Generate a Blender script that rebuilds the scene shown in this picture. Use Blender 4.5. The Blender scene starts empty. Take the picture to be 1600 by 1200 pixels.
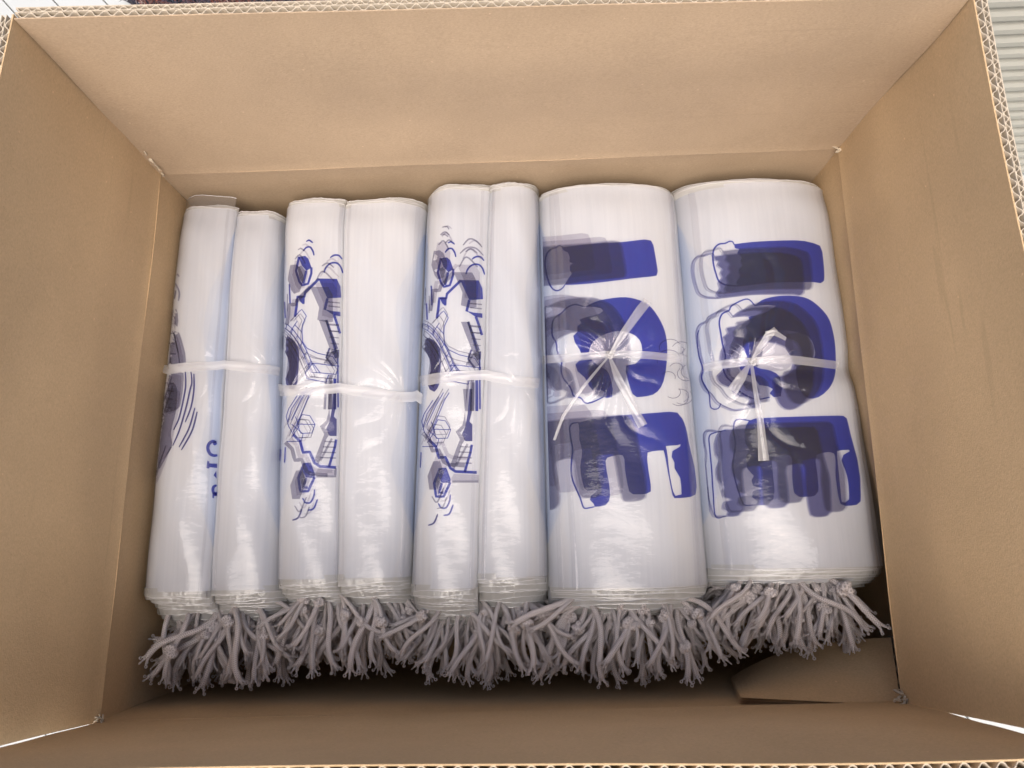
import bpy, bmesh, math, random
import numpy as np
from mathutils import Vector, Euler, Matrix
from mathutils.geometry import tessellate_polygon
from mathutils import noise as mnoise
R = math.radians
rnd = random.Random(7)
S = bpy.context.scene
COL = S.collection

# ------------------------------------------------------------------ camera
FPX = 1151.0                       # focal length in photo pixels (1600 wide)
CAM = Vector((0.0176, -0.0956, 0.5569)); CROT = Euler((0.2119, 0.0127, -0.0171))
cd = bpy.data.cameras.new("camera"); cam = bpy.data.objects.new("camera", cd); COL.objects.link(cam)
cam.location = CAM; cam.rotation_euler = CROT
cd.sensor_width = 36; cd.lens = FPX/1600*36; cd.clip_start = .01; cd.clip_end = 50
cd.dof.use_dof = True; cd.dof.focus_distance = .60; cd.dof.aperture_fstop = 16
S.camera = cam
# ------------------------------------------------------------------ sky, sun, exposure
SUN_EL, SUN_AZ = 65, 188           # light comes from the viewer's side, high up (azimuth from +Y, clockwise)
w = bpy.data.worlds.new("World"); S.world = w; w.use_nodes = True
nt = w.node_tree
sky = nt.nodes.new('ShaderNodeTexSky'); sky.sky_type = 'NISHITA'; sky.sun_disc = False
sky.sun_elevation = R(SUN_EL); sky.sun_rotation = R(SUN_AZ); sky.dust_density = 8; sky.air_density = .8; sky.ozone_density = .3
nt.links.new(sky.outputs[0], nt.nodes['Background'].inputs[0])
nt.nodes['Background'].inputs[1].default_value = .15
sl = bpy.data.lights.new("sun", 'SUN'); sun = bpy.data.objects.new("sun", sl); COL.objects.link(sun)
sl.energy = 1.5; sl.angle = R(56); sl.color = (1, .955, .90)
a, e = R(SUN_AZ), R(SUN_EL)
sd = Vector((math.sin(a)*math.cos(e), math.cos(a)*math.cos(e), math.sin(e)))
sun.rotation_euler = sd.to_track_quat('Z', 'Y').to_euler(); sun.location = sd*3
S.view_settings.view_transform = 'Standard'; S.view_settings.look = 'None'
S.view_settings.exposure = .29; S.view_settings.gamma = 1
S.cycles.use_denoising = True
S.cycles.transparent_max_bounces = 40; S.cycles.max_bounces = 8; S.cycles.diffuse_bounces = 5
S.cycles.caustics_reflective = False; S.cycles.caustics_refractive = False
S.cycles.sample_clamp_indirect = 6

CR = np.array(CROT.to_matrix())
C3 = np.array(CAM)
def un(x, y, z):                    # photo pixel -> point at height z
    d = CR @ np.array([(x-800)/FPX, -(y-600)/FPX, -1.0]); t = (z-C3[2])/d[2]
    return C3 + d*t

# ------------------------------------------------------------------ object helpers
def link(name, me, mat=None, parent=None, **props):
    o = bpy.data.objects.new(name, me); COL.objects.link(o)
    if mat and me and not me.materials: me.materials.append(mat)
    if parent: o.parent = parent
    for k, v in props.items(): o[k] = v
    return o
def thing(name, label, cat, loc=(0, 0, 0), group=None):
    o = bpy.data.objects.new(name, None); COL.objects.link(o); o.location = loc
    o.empty_display_size = .02
    o['label'] = label; o['category'] = cat
    if group: o['group'] = group
    return o
def mesh(name, v, f, smooth=True, uv=None):
    me = bpy.data.meshes.new(name); me.from_pydata([tuple(map(float, p)) for p in v], [], f)
    if uv is not None:
        l = me.uv_layers.new(name='UVMap')
        for lp in me.loops: l.data[lp.index].uv = uv[lp.vertex_index]
    if smooth: me.polygons.foreach_set('use_smooth', [True]*len(me.polygons))
    me.update(); return me
def gridfaces(nu, nv, base=0, flip=False):
    F = []
    for j in range(nv-1):
        for i in range(nu-1):
            q = (base+j*nu+i, base+j*nu+i+1, base+(j+1)*nu+i+1, base+(j+1)*nu+i)
            F.append(q[::-1] if flip else q)
    return F
class MB:
    def __init__(s): s.v = []; s.f = []; s.uv = []
    def grid(s, P, flip=False):      # P[nv][nu]
        nv, nu = len(P), len(P[0]); b = len(s.v)
        for j, r in enumerate(P):
            for i, p in enumerate(r): s.v.append(p); s.uv.append((i/(nu-1), j/(nv-1)))
        s.f += gridfaces(nu, nv, b, flip)
    def tube(s, pts, rad, n=8, cap=True):
        pts = [Vector(p) for p in pts]; m = len(pts); b = len(s.v)
        if not hasattr(rad, '__len__'): rad = [rad]*m
        up = Vector((0, 0, 1)); L = 0
        for i, p in enumerate(pts):
            t = (pts[min(i+1, m-1)]-pts[max(i-1, 0)]).normalized()
            if i: L += (p-pts[i-1]).length
            a = t.cross(up)
            if a.length < .05: a = t.cross(Vector((1, 0, 0)))
            a.normalize(); c = a.cross(t).normalized(); up = c
            for k in range(n+1):
                q = 2*math.pi*k/n
                s.v.append(p+(a*math.cos(q)+c*math.sin(q))*rad[i]); s.uv.append((k/n, L*100))
        s.f += gridfaces(n+1, m, b)
        if cap:
            s.f.append(tuple(range(b, b+n))[::-1]); s.f.append(tuple(range(b+(m-1)*(n+1), b+(m-1)*(n+1)+n)))
    def box(s, c, sx, sy, sz, M=None):
        b = len(s.v)
        for dz in (-1, 1):
            for dx, dy in ((-1, -1), (1, -1), (1, 1), (-1, 1)):
                p = Vector((dx*sx/2, dy*sy/2, dz*sz/2))
                if M: p = M @ p
                s.v.append(Vector(c)+p); s.uv.append((0, 0))
        for q in ((3, 2, 1, 0), (4, 5, 6, 7), (0, 1, 5, 4), (1, 2, 6, 5), (2, 3, 7, 6), (3, 0, 4, 7)): s.f.append(tuple(b+k for k in q))
    def build(s, name, mat, parent=None, smooth=True, **props):
        return link(name, mesh(name, s.v, s.f, smooth, s.uv), mat, parent, **props)

# ------------------------------------------------------------------ materials
def mat(name):
    m = bpy.data.materials.new(name); m.use_nodes = True; t = m.node_tree; t.nodes.clear()
    return m, t, t.nodes.new('ShaderNodeOutputMaterial')
def N(t, kind, **kw):
    n = t.nodes.new('ShaderNode'+kind)
    for k, v in kw.items():
        if k.startswith('i_'):
            n.inputs[k[2:].replace('_', ' ')].default_value = v
        else: setattr(n, k, v)
    return n
def coords(t, scale, which='Object'):
    c = N(t, 'TexCoord'); mp = N(t, 'Mapping'); mp.inputs['Scale'].default_value = scale
    t.links.new(c.outputs[which], mp.inputs[0]); return mp.outputs[0]
def ramp(t, fac, stops):
    r = N(t, 'ValToRGB'); t.links.new(fac, r.inputs[0]); el = r.color_ramp.elements
    while len(el) < len(stops): el.new(.5)
    for e_, (p, c) in zip(el, stops): e_.position = p; e_.color = (*c, 1) if len(c) == 3 else c
    return r.outputs[0]
def mixc(t, f, A, B, mode='MIX'):
    m = N(t, 'MixRGB', blend_type=mode)
    for s_, v in zip(m.inputs, (f, A, B)):
        if hasattr(v, 'is_linked') or hasattr(v, 'links'): t.links.new(v, s_)
        else: s_.default_value = v if not isinstance(v, tuple) else (*v, 1)[:4]
    return m.outputs[0]

def kraft(name, base, rough=.75, flute=(0, 0, 0), fleck=.5):
    m, t, o = mat(name); p = N(t, 'BsdfPrincipled', i_Roughness=rough); p.inputs['Specular IOR Level'].default_value = .25
    n1 = N(t, 'TexNoise', i_Scale=1, i_Detail=5, i_Roughness=.6); t.links.new(coords(t, (6, 6, 6)), n1.inputs[0])
    n2 = N(t, 'TexNoise', i_Scale=1, i_Detail=4, i_Roughness=.7); t.links.new(coords(t, (520, 520, 1100)), n2.inputs[0])
    n3 = N(t, 'TexNoise', i_Scale=1, i_Detail=3); t.links.new(coords(t, (900, 900, 900)), n3.inputs[0])
    v = N(t, 'TexVoronoi', i_Scale=1, feature='F1'); t.links.new(coords(t, (170, 170, 330)), v.inputs[0])
    b = Vector(base)
    c1 = ramp(t, n1.outputs[0], [(.3, tuple(b*.88)), (.7, tuple(b*1.08))])
    c2 = ramp(t, n2.outputs[0], [(.25, (.84, .83, .82)), (.75, (1.12, 1.12, 1.12))])
    c = mixc(t, 1.0, c1, c2, 'MULTIPLY')
    c3 = ramp(t, v.outputs[0], [(.05, (.72, .66, .58)), (.13, (1, 1, 1))])
    c = mixc(t, fleck, c, c3, 'MULTIPLY')
    n4 = N(t, 'TexNoise', i_Scale=1, i_Detail=3, i_Distortion=.6); t.links.new(coords(t, (5, 160, 120) if not flute[1] else (160, 5, 120)), n4.inputs[0])
    c = mixc(t, ramp(t, n4.outputs[0], [(.66, (0, 0, 0)), (.72, (.30, .30, .30))]), c, tuple(b*.72))
    v2 = N(t, 'TexVoronoi', i_Scale=1, feature='F1'); t.links.new(coords(t, (55, 55, 70)), v2.inputs[0])
    c = mixc(t, ramp(t, v2.outputs[0], [(.035, (.55, .55, .55)), (.05, (0, 0, 0))]), c, tuple(b*1.5))
    t.links.new(c, p.inputs['Base Color'])
    # very faint flutes telegraphing through the paper + fibre relief
    mt = N(t, 'Math', operation='ADD'); t.links.new(n2.outputs[0], mt.inputs[0]); t.links.new(n3.outputs[0], mt.inputs[1])
    bp = N(t, 'Bump', i_Strength=.22, i_Distance=.0006); t.links.new(mt.outputs[0], bp.inputs['Height'])
    n5 = N(t, 'TexNoise', i_Scale=1, i_Detail=2); t.links.new(coords(t, (14, 5, 7)), n5.inputs[0])
    b3_ = N(t, 'Bump', i_Strength=.35, i_Distance=.006); t.links.new(n5.outputs[0], b3_.inputs['Height']); t.links.new(bp.outputs[0], b3_.inputs['Normal']); bp = b3_
    if any(flute):
        wv = N(t, 'TexWave', i_Scale=1, i_Distortion=1.2); wv.wave_profile = 'SIN'
        t.links.new(coords(t, flute), wv.inputs[0]); wv.inputs['Detail Scale'].default_value = .3
        b2 = N(t, 'Bump', i_Strength=.10, i_Distance=.0006); t.links.new(wv.outputs[0], b2.inputs['Height'])
        t.links.new(bp.outputs[0], b2.inputs['Normal']); bp = b2
    t.links.new(bp.outputs[0], p.inputs['Normal']); t.links.new(p.outputs[0], o.inputs[0])
    return m
M_KRAFT_B_DIMMED = kraft('kraft_paper_back_dimmed', (.47, .355, .240), flute=(18, 0, 0))  # same board as kraft below; base colour darkened against the stronger light there
M_KRAFT = kraft('kraft_paper', (.59, .425, .245), flute=(0, 18, 0))  # base colour lifted to brighten the dimmer side and front panels
M_RAW = kraft('raw_board_edge', (.55, .48, .38), rough=.9, fleck=.8)
M_TORN = kraft('torn_paper', (.62, .55, .43), rough=.95)

def film_core():
    m, t, o = mat('milky_stacked_film'); p = N(t, 'BsdfPrincipled', i_Roughness=.33)
    n1 = N(t, 'TexNoise', i_Scale=1, i_Detail=4); t.links.new(coords(t, (9, 4, 9)), n1.inputs[0])
    n2 = N(t, 'TexNoise', i_Scale=1, i_Detail=3); t.links.new(coords(t, (420, 9, 160)), n2.inputs[0])
    c = ramp(t, n1.outputs[0], [(.3, (.475, .495, .535)), (.7, (.56, .57, .585))])
    c2 = ramp(t, n2.outputs[0], [(.25, (.93, .935, .95)), (.8, (1.03, 1.03, 1.03))])
    c = mixc(t, 1.0, c, c2, 'MULTIPLY'); t.links.new(c, p.inputs['Base Color'])
    p.inputs['Subsurface Weight'].default_value = .35; p.inputs['Subsurface Scale'].default_value = .012
    p.inputs['Subsurface Radius'].default_value = (.8, .9, 1.0)
    b = N(t, 'Bump', i_Strength=.16, i_Distance=.0008); t.links.new(n2.outputs[0], b.inputs['Height'])
    t.links.new(b.outputs[0], p.inputs['Normal']); t.links.new(p.outputs[0], o.inputs[0]); return m
M_CORE = film_core()
def clear_film(name, haze, hcol, gloss_r, tint=(.97, .97, .98), bump=0.0, bscale=(60, 30, 60), fmul=1.0):
    m, t, o = mat(name)
    tr = N(t, 'BsdfTransparent'); tr.inputs[0].default_value = (*tint, 1)
    df = N(t, 'BsdfDiffuse'); df.inputs[0].default_value = (*hcol, 1)
    tl = N(t, 'BsdfTranslucent'); tl.inputs[0].default_value = (*hcol, 1)
    dm = N(t, 'MixShader'); dm.inputs[0].default_value = .25; t.links.new(df.outputs[0], dm.inputs[1]); t.links.new(tl.outputs[0], dm.inputs[2])
    m1 = N(t, 'MixShader'); m1.inputs[0].default_value = haze
    t.links.new(tr.outputs[0], m1.inputs[1]); t.links.new(dm.outputs[0], m1.inputs[2])
    gl = N(t, 'BsdfGlossy', i_Roughness=gloss_r)
    fr = N(t, 'LayerWeight'); pw = N(t, 'Math', operation='POWER'); pw.inputs[1].default_value = 4; t.links.new(fr.outputs['Facing'], pw.inputs[0])
    mm = N(t, 'Math', operation='MULTIPLY_ADD'); mm.inputs[1].default_value = .6*fmul; mm.inputs[2].default_value = .042*fmul; t.links.new(pw.outputs[0], mm.inputs[0])
    m2 = N(t, 'MixShader'); t.links.new(mm.outputs[0], m2.inputs[0]); t.links.new(m1.outputs[0], m2.inputs[1]); t.links.new(gl.outputs[0], m2.inputs[2])
    if bump:
        n = N(t, 'TexNoise', i_Scale=1, i_Detail=3); t.links.new(coords(t, bscale), n.inputs[0])
        b = N(t, 'Bump', i_Strength=bump, i_Distance=.003); t.links.new(n.outputs[0], b.inputs['Height'])
        t.links.new(b.outputs[0], gl.inputs['Normal']); t.links.new(b.outputs[0], fr.inputs['Normal'])
    t.links.new(m2.outputs[0], o.inputs[0]); return m
M_EDGE = clear_film('film_layer_edges', .80, (.62, .62, .60), .12, bump=.8, bscale=(160, 70, 160), fmul=1.2)
M_WRAP = clear_film('clear_film', .035, (.85, .85, .9), .085, bump=.20, bscale=(60, 120, 60), fmul=.9)
M_CLEAR = clear_film('clear_film_strip', .16, (.75, .72, .70), .12, bump=.5, fmul=1.3)
M_STRAP = clear_film('frosted_strap', .42, (.88, .88, .89), .16, bump=.12, bscale=(30, 500, 60), fmul=1.3)
M_STRAP2 = clear_film('clear_strap', .30, (.9, .9, .92), .12, bump=.5, bscale=(60, 300, 60), fmul=1.3)
M_LINE = clear_film('cut_film_edge', .75, (.90, .90, .92), .2, fmul=2)
def ink(name, col):
    m, t, o = mat(name); tr = N(t, 'BsdfTransparent'); tr.inputs[0].default_value = (*col, 1)
    t.links.new(tr.outputs[0], o.inputs[0]); return m
INK = ink('blue_ink', (.165, .20, .63))
INK_D = ink('dark_blue_ink', (.25, .25, .50))
GH1 = ink('ink_seen_through_film', (.60, .59, .67))
GH1S = ink('ink_seen_through_film_soft', tuple(c**(1/3) for c in (.50, .495, .60)))
GH2 = ink('faint_ink_seen_through_film', (.82, .805, .85))
GH3 = ink('ink_of_second_sheet', tuple(c**(1/3) for c in (.36, .36, .56)))
def cord_mat():
    m, t, o = mat('braided_white_cord'); p = N(t, 'BsdfPrincipled', i_Roughness=.8)
    uv = N(t, 'TexCoord'); sep = N(t, 'SeparateXYZ'); t.links.new(uv.outputs['UV'], sep.inputs[0])
    def M(op, a, b=None):
        n = N(t, 'Math', operation=op)
        for i, v in enumerate((a, b)):
            if v is None: continue
            if isinstance(v, (int, float)): n.inputs[i].default_value = v
            else: t.links.new(v, n.inputs[i])
        return n.outputs[0]
    A = M('MULTIPLY', sep.outputs[0], 2*math.pi*2); B = M('MULTIPLY', sep.outputs[1], 26)
    h = M('MAXIMUM', M('ABSOLUTE', M('SINE', M('ADD', A, B))), M('ABSOLUTE', M('SINE', M('SUBTRACT', A, B))))
    n = N(t, 'TexNoise', i_Scale=300, i_Detail=2); hh = M('ADD', h, M('MULTIPLY', n.outputs[0], .5))
    c = ramp(t, h, [(.55, (.66, .60, .59)), (1, (.97, .90, .885))]); t.links.new(c, p.inputs['Base Color'])
    b = N(t, 'Bump', i_Strength=.9, i_Distance=.0013); t.links.new(hh, b.inputs['Height']); t.links.new(b.outputs[0], p.inputs['Normal'])
    p.inputs['Subsurface Weight'].default_value = .0
    t.links.new(p.outputs[0], o.inputs[0]); return m
M_CORD = cord_mat()

# ------------------------------------------------------------------ cardboard box
def nz(x, y, z=0.0): return mnoise.noise(Vector((x, y, z)))
ZB = -.29
cr = {'RL': un(250, 272, 0), 'RR': un(1310, 232, 0), 'FL': un(155, 1128, 0), 'FR': un(1411, 1098, 0)}
HF = .18
rim = {'back': (un(22, 30, HF), un(1517, -5, HF)), 'left': (un(-241, 1224, HF), un(20, 31, HF)),
       'right': (un(1520, -5, HF), un(1760, 1172, HF)), 'front': (un(1740, 1181, HF), un(-142, 1207, HF))}
box = thing('cardboard_box', 'open brown double-wall cardboard box with its four flaps raised around the bag bundles', 'box', (0, 0, ZB))
def local(o, parent): o.matrix_parent_inverse = Matrix.Translation(-Vector(parent.location)); return o

def board(name, A, B, Cc, D, parent, m, dispf, top_flutes, seed, nu=90, nv=36, cut=None):
    """A,B = lower-left/right, Cc,D = upper-right/left of the INNER face (seen from inside the box, A->B runs left to right)."""
    A, B, Cc, D = map(Vector, (A, B, Cc, D))
    nrm = (B-A).cross(D-A).normalized()          # points into the box
    def P(u, v, off):
        p = A.lerp(B, u).lerp(D.lerp(Cc, u), v)
        return p + nrm*(dispf(u, v)-off)
    def top(u): return 1 + .0012*nz(u*60, seed) + .0018*nz(u*9, seed+3)
    mb = MB()
    T = [0, .0005]
    def sheet(o1, o2):
        rows = []
        for j in range(nv):
            v = j/(nv-1)
            rows.append([P(i/(nu-1), v*top(i/(nu-1)), o1) for i in range(nu)])
        rows2 = [[P(i/(nu-1), j/(nv-1)*top(i/(nu-1)), o2) for i in range(nu)] for j in range(nv)]
        mb.grid(rows); mb.grid(rows2, True)
        mb.grid([rows[-1], rows2[-1]]); mb.grid([rows[0], rows2[0]], True)
        mb.grid([[r[0] for r in rows], [r[0] for r in rows2]], True); mb.grid([[r[-1] for r in rows], [r[-1] for r in rows2]])
    sheet(0, .0008)
    ob = mb.build(name, m, parent); local(ob, box)
    mb = MB(); sheet(.0076, .0082); sheet(.0045, .0050)
    ol = mb.build('liner', M_RAW, ob)
    # corrugated layers as thick wavy ribbons
    W = (B-A).length; H = (D-A).length
    for (o1, o2, pitch) in ((.0008, .0045, .0088), (.0050, .0076, .0064)):
        if not top_flutes: break
        n = int(W/pitch*12); mb = MB(); mid = (o1+o2)/2; amp = (o2-o1)/2-.00015
        depth = min(.03/H, .5)
        rows = {k: [] for k in ('ta', 'tb', 'ba', 'bb')}
        ph = seed*1.3
        for i in range(n+1):
            u = i/n; q = 2*math.pi*u*W/pitch + ph + 1.5*nz(u*17, seed+9)
            sv = math.sin(q); sh = math.copysign(abs(sv)**.75, sv)
            off = mid+amp*sh*(1-.35*max(0, nz(u*23, seed))); th = .00034
            crush = 1
            tv = top(u)+(.0015*nz(u*130, seed+5)-.001)
            rows['ta'].append(P(u, tv, off-th)); rows['tb'].append(P(u, tv, off+th))
            rows['ba'].append(P(u, 1-depth, off-th)); rows['bb'].append(P(u, 1-depth, off+th))
        mb.grid([rows['ta'], rows['tb']]); mb.grid([rows['ba'], rows['ta']]); mb.grid([rows['bb'], rows['tb']], True)
        fl = mb.build('fluting', M_RAW, ob)
    return ob
def crease_disp(h, side=0, warp=.002, seed=0):
    def f(u, v):                                   # flap: near crease (v=0) folds inwards a touch
        z = v*h
        return .0006*math.exp(-(z/.003)**2) + warp*nz(u*2.2, v*2, seed)*min(1, v*3)
    return f
def wall_disp(bulge, seed, cu=.5, inw=.0006):
    def f(u, v):
        z = (1-v)*.29
        return inw*math.exp(-(z/.003)**2) - bulge*math.sin(min(1, z/.10)*math.pi/2)*math.exp(-((u-cu)/.42)**2) + .002*nz(u*3, z*12, seed)
    return f
V = Vector
def dn(p): return V((p[0], p[1], ZB))
# flaps (named so they read as parts)
board('flap', cr['RL'], cr['RR'], rim['back'][1], rim['back'][0], box, M_KRAFT_B_DIMMED, crease_disp(HF, seed=1, warp=.004), True, 1)['label'] = 'back flap, brightest of the four'
OV = np.array([0, .004, 0])
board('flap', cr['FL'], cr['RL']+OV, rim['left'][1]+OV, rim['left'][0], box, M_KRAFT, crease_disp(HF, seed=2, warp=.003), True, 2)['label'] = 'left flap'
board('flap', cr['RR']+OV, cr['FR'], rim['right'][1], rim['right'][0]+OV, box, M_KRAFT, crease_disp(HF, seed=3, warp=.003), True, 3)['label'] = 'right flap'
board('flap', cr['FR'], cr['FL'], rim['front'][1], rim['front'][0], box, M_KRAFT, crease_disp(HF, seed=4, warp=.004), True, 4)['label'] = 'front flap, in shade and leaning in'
# body walls
XW = np.array([.012, 0, 0])
board('wall', dn(cr['RL']-XW), dn(cr['RR']+XW), cr['RR']+XW, cr['RL']-XW, box, M_KRAFT_B_DIMMED, wall_disp(.004, 5), False, 5)
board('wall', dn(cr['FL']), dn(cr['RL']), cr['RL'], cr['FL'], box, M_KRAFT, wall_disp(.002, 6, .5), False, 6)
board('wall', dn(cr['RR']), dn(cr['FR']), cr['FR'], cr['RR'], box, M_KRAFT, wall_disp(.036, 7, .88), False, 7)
XR = np.array([.042, 0, 0]); XL = np.array([-.014, 0, 0])
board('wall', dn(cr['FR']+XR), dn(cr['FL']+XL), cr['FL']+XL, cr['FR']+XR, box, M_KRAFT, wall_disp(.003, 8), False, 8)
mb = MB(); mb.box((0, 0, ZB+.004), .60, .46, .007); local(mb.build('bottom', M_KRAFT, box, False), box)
# inner glue tab at the front right corner, its cut edge showing the flutes
TR_, BRt = un(1406, 1099, -.008), un(1392, 996, -.050)
TL_, BLt = un(1120, 1088, -.008), un(1330, 989, -.050)
mb = MB(); nn = (V(TR_)-V(BRt)).cross(V(TL_)-V(TR_)).normalized()
if nn.z < 0: nn = -nn
def tabP(a_, b_, o_):                 # a_: 0 right .. 1 left along the crease, b_: 0 crease .. 1 inner edge
    t = V(un(1408-250*a_, 1102-12*a_, -.008)); bt = V(un(1392-250*a_, 996+12*a_+50*a_**3, -.052-.060*a_))
    return t.lerp(bt, b_)-nn*o_
for o1 in (0, .0031, .0060):
    r1 = [[tabP(i/29, j/9, o1) for i in range(30)] for j in range(10)]; r2 = [[tabP(i/29, j/9, o1+.0006) for i in range(30)] for j in range(10)]
    mb.grid(r1); mb.grid(r2, True); mb.grid([r1[-1], r2[-1]]); mb.grid([[r[0] for r in r1], [r[0] for r in r2]])
tab = mb.build('glue_tab', M_KRAFT, box, False); local(tab, box)
E0, E1 = V(un(1393, 996, -.050)), V(un(1408, 1100, -.007))     # cut edge of the tab with its flutes
for k, (o1, o2, cyc) in enumerate(((.0004, .0030, 5.5), (.0034, .0056, 8))):
    mb = MB(); r1, r2 = [], []
    for i in range(121):
        s_ = i/120; p = E0.lerp(E1, s_); off = (o1+o2)/2+(o2-o1)/2*math.sin(s_*cyc*2*math.pi)
        q = p+V((off, 0, -.0006)); r1.append([q-V((.00022, 0, 0)), q+V((.00022, 0, 0)), q+V((.00022, .0, -.012))])
    mb.grid(r1); mb.build('fluting', M_RAW, tab)
    mb = MB(); mb.grid([[E0.lerp(E1, i/30)+V((o2+.0001, 0, 0)), E0.lerp(E1, i/30)+V((o2+.0006, 0, 0)), E0.lerp(E1, i/30)+V((o2+.0006, 0, -.012))] for i in range(31)])
    mb.build('liner', M_RAW, tab)
# crushed / torn paper bits in the crease corners
def scrap(pts_px, z0, z1, m=M_TORN, seed=0, rough=.0012):
    rr = random.Random(seed); mb = MB(); rows = []
    for k, (x, y) in enumerate(pts_px):
        r = []
        for i in range(5):
            s_ = i/4; z = z0+(z1-z0)*s_+rr.uniform(-rough, rough)
            r.append(V(un(x+rr.uniform(-2, 2)+s_*3, y+rr.uniform(-2, 2), z)))
        rows.append(r)
    mb.grid(rows); rows2 = [[p-V((0, 0, .0006)) for p in r] for r in rows]; mb.grid(rows2, True)
    mb.grid([[r[0] for r in rows], [r[0] for r in rows2]]); mb.grid([[r[-1] for r in rows], [r[-1] for r in rows2]], True)
    local(mb.build('torn_paper', m, box, False), box)
for k, (x, y, L, sx, sy) in enumerate(((222, 236, 9, 1, 1.1), (234, 250, 9, 1, 1.1), (244, 262, 9, 1, .9), (252, 272, 6, .4, .8))):
    scrap([(x-L*sx*.6, y-L*sy*.6), (x, y-1), (x+L*sx*.6, y+L*sy*.6)], .003+.03*max(0, (1-k/3)), .005+.03*max(0, (1-k/3)), seed=k)
scrap([(1294, 226), (1303, 230), (1314, 235)], .002, .005, seed=11)
scrap([(1306, 238), (1312, 232), (1317, 226)], .003, .006, seed=12)
scrap([(1422, 98), (1434, 85), (1448, 71)], .103, .107, seed=13, rough=.0006)
rr = random.Random(5)
for k in range(4):                                  # crushed flute bits at the front right corner
    x, y = 1398+rr.uniform(0, 14), 1082+rr.uniform(0, 16)
    p = V(un(x, y, .004)); mb = MB()
    mb.tube([p+V((rr.uniform(-.004, .004), rr.uniform(-.004, .004), rr.uniform(-.003, .004))) for _ in range(4)], [.0008, .0011, .0009, .0005], 6)
    local(mb.build('torn_paper', M_TORN if k % 2 else M_RAW, box), box)
for k in range(6):
    x, y = 146+rr.uniform(0, 15), 1121+rr.uniform(0, 10)
    p = V(un(x, y, .004)); mb = MB()
    mb.tube([p+V((rr.uniform(-.003, .003), rr.uniform(-.003, .003), rr.uniform(-.002, .003))) for _ in range(4)], [.0005, .0007, .0006, .0004], 6)
    local(mb.build('torn_paper', M_TORN, box), box)

# ------------------------------------------------------------------ bundles: lobes as height fields
class Lobe:
    def __init__(s, rl, rr_, fl, fr, crown, rear_px, front_px, depth=(.03, .03), n=3.2, asym=0., drop=(0, 0), film=.0):
        s.crown, s.depth, s.n, s.asym = crown, depth, n, asym
        ze = crown-.014
        a, b, c, d = un(*rl, ze), un(*rr_, ze), un(*fl, ze), un(*fr, ze)
        s.L = (a[0], a[1], c[0], c[1]); s.Rr = (b[0], b[1], d[0], d[1])
        s.yr = un(*rear_px, crown)[1]; s.yf = un(*front_px, crown)[1]
        s.dips = []; s.seed = rl[0]*.01; s.drop = drop
    def xl(s, y): x0, y0, x1, y1 = s.L; return x0+(x1-x0)*(y0-y)/(y0-y1)-.0007
    def xr(s, y): x0, y0, x1, y1 = s.Rr; return x0+(x1-x0)*(y0-y)/(y0-y1)+.0007
    def H(s, x, y):
        x = np.asarray(x, float); y = np.asarray(y, float)
        q = np.clip((x-s.xl(y))/(s.xr(y)-s.xl(y)), 0, 1)
        q = q + s.asym*q*(1-q)
        p = np.power(np.clip(1-np.abs(2*q-1)**s.n, 0, 1), 1/s.n)
        z = s.crown-np.where(q < .5, s.depth[0], s.depth[1])*(1-p)
        tt = (s.yr-y)/(s.yr-s.yf)
        z = z-.004*np.exp(-(tt/.05)**2)-s.drop[0]*(1-tt)**2-s.drop[1]*tt**2
        for (y0, amp, wd, slope) in s.dips:
            yy = y-y0-slope*(x-(s.xl(y)+s.xr(y))/2)
            z = z-amp*np.exp(-(yy/wd)**2)
        z = z+.0009*np.sin(y*31+s.seed*7)*np.sin(q*5+s.seed)+.0005*np.sin(y*83+q*9+s.seed)
        return z
    def S(s, q, y, off=0.):                       # surface point at lobe fraction q
        x = s.xl(y)+(s.xr(y)-s.xl(y))*q; z = float(s.H(x, y))
        return V((x, y, z+off))
    def ray(s, px, off=0.):                       # photo pixels -> points on this surface
        px = np.array(px, float); d = np.stack([(px[:, 0]-800)/FPX, -(px[:, 1]-600)/FPX, -np.ones(len(px))], 1) @ CR.T
        t0 = (s.crown+.012-C3[2])/d[:, 2]; lo = t0.copy(); t = t0.copy(); done = np.zeros(len(px), bool)
        for k in range(90):
            t2 = t+.0009; P = C3+d*t2[:, None]
            below = P[:, 2] < s.H(P[:, 0], P[:, 1])+off
            new = below & ~done; done |= below
            lo = np.where(new, t, lo); t = np.where(done, t, t2)
        a_, b_ = lo, lo+.0009; lo = np.where(done, lo, t0); a_ = lo; b_ = lo+.0009
        for k in range(12):
            m_ = (a_+b_)/2; P = C3+d*m_[:, None]; below = P[:, 2] < s.H(P[:, 0], P[:, 1])+off
            a_ = np.where(below, a_, m_); b_ = np.where(below, m_, b_)
        return C3+d*((a_+b_)/2)[:, None]
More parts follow.
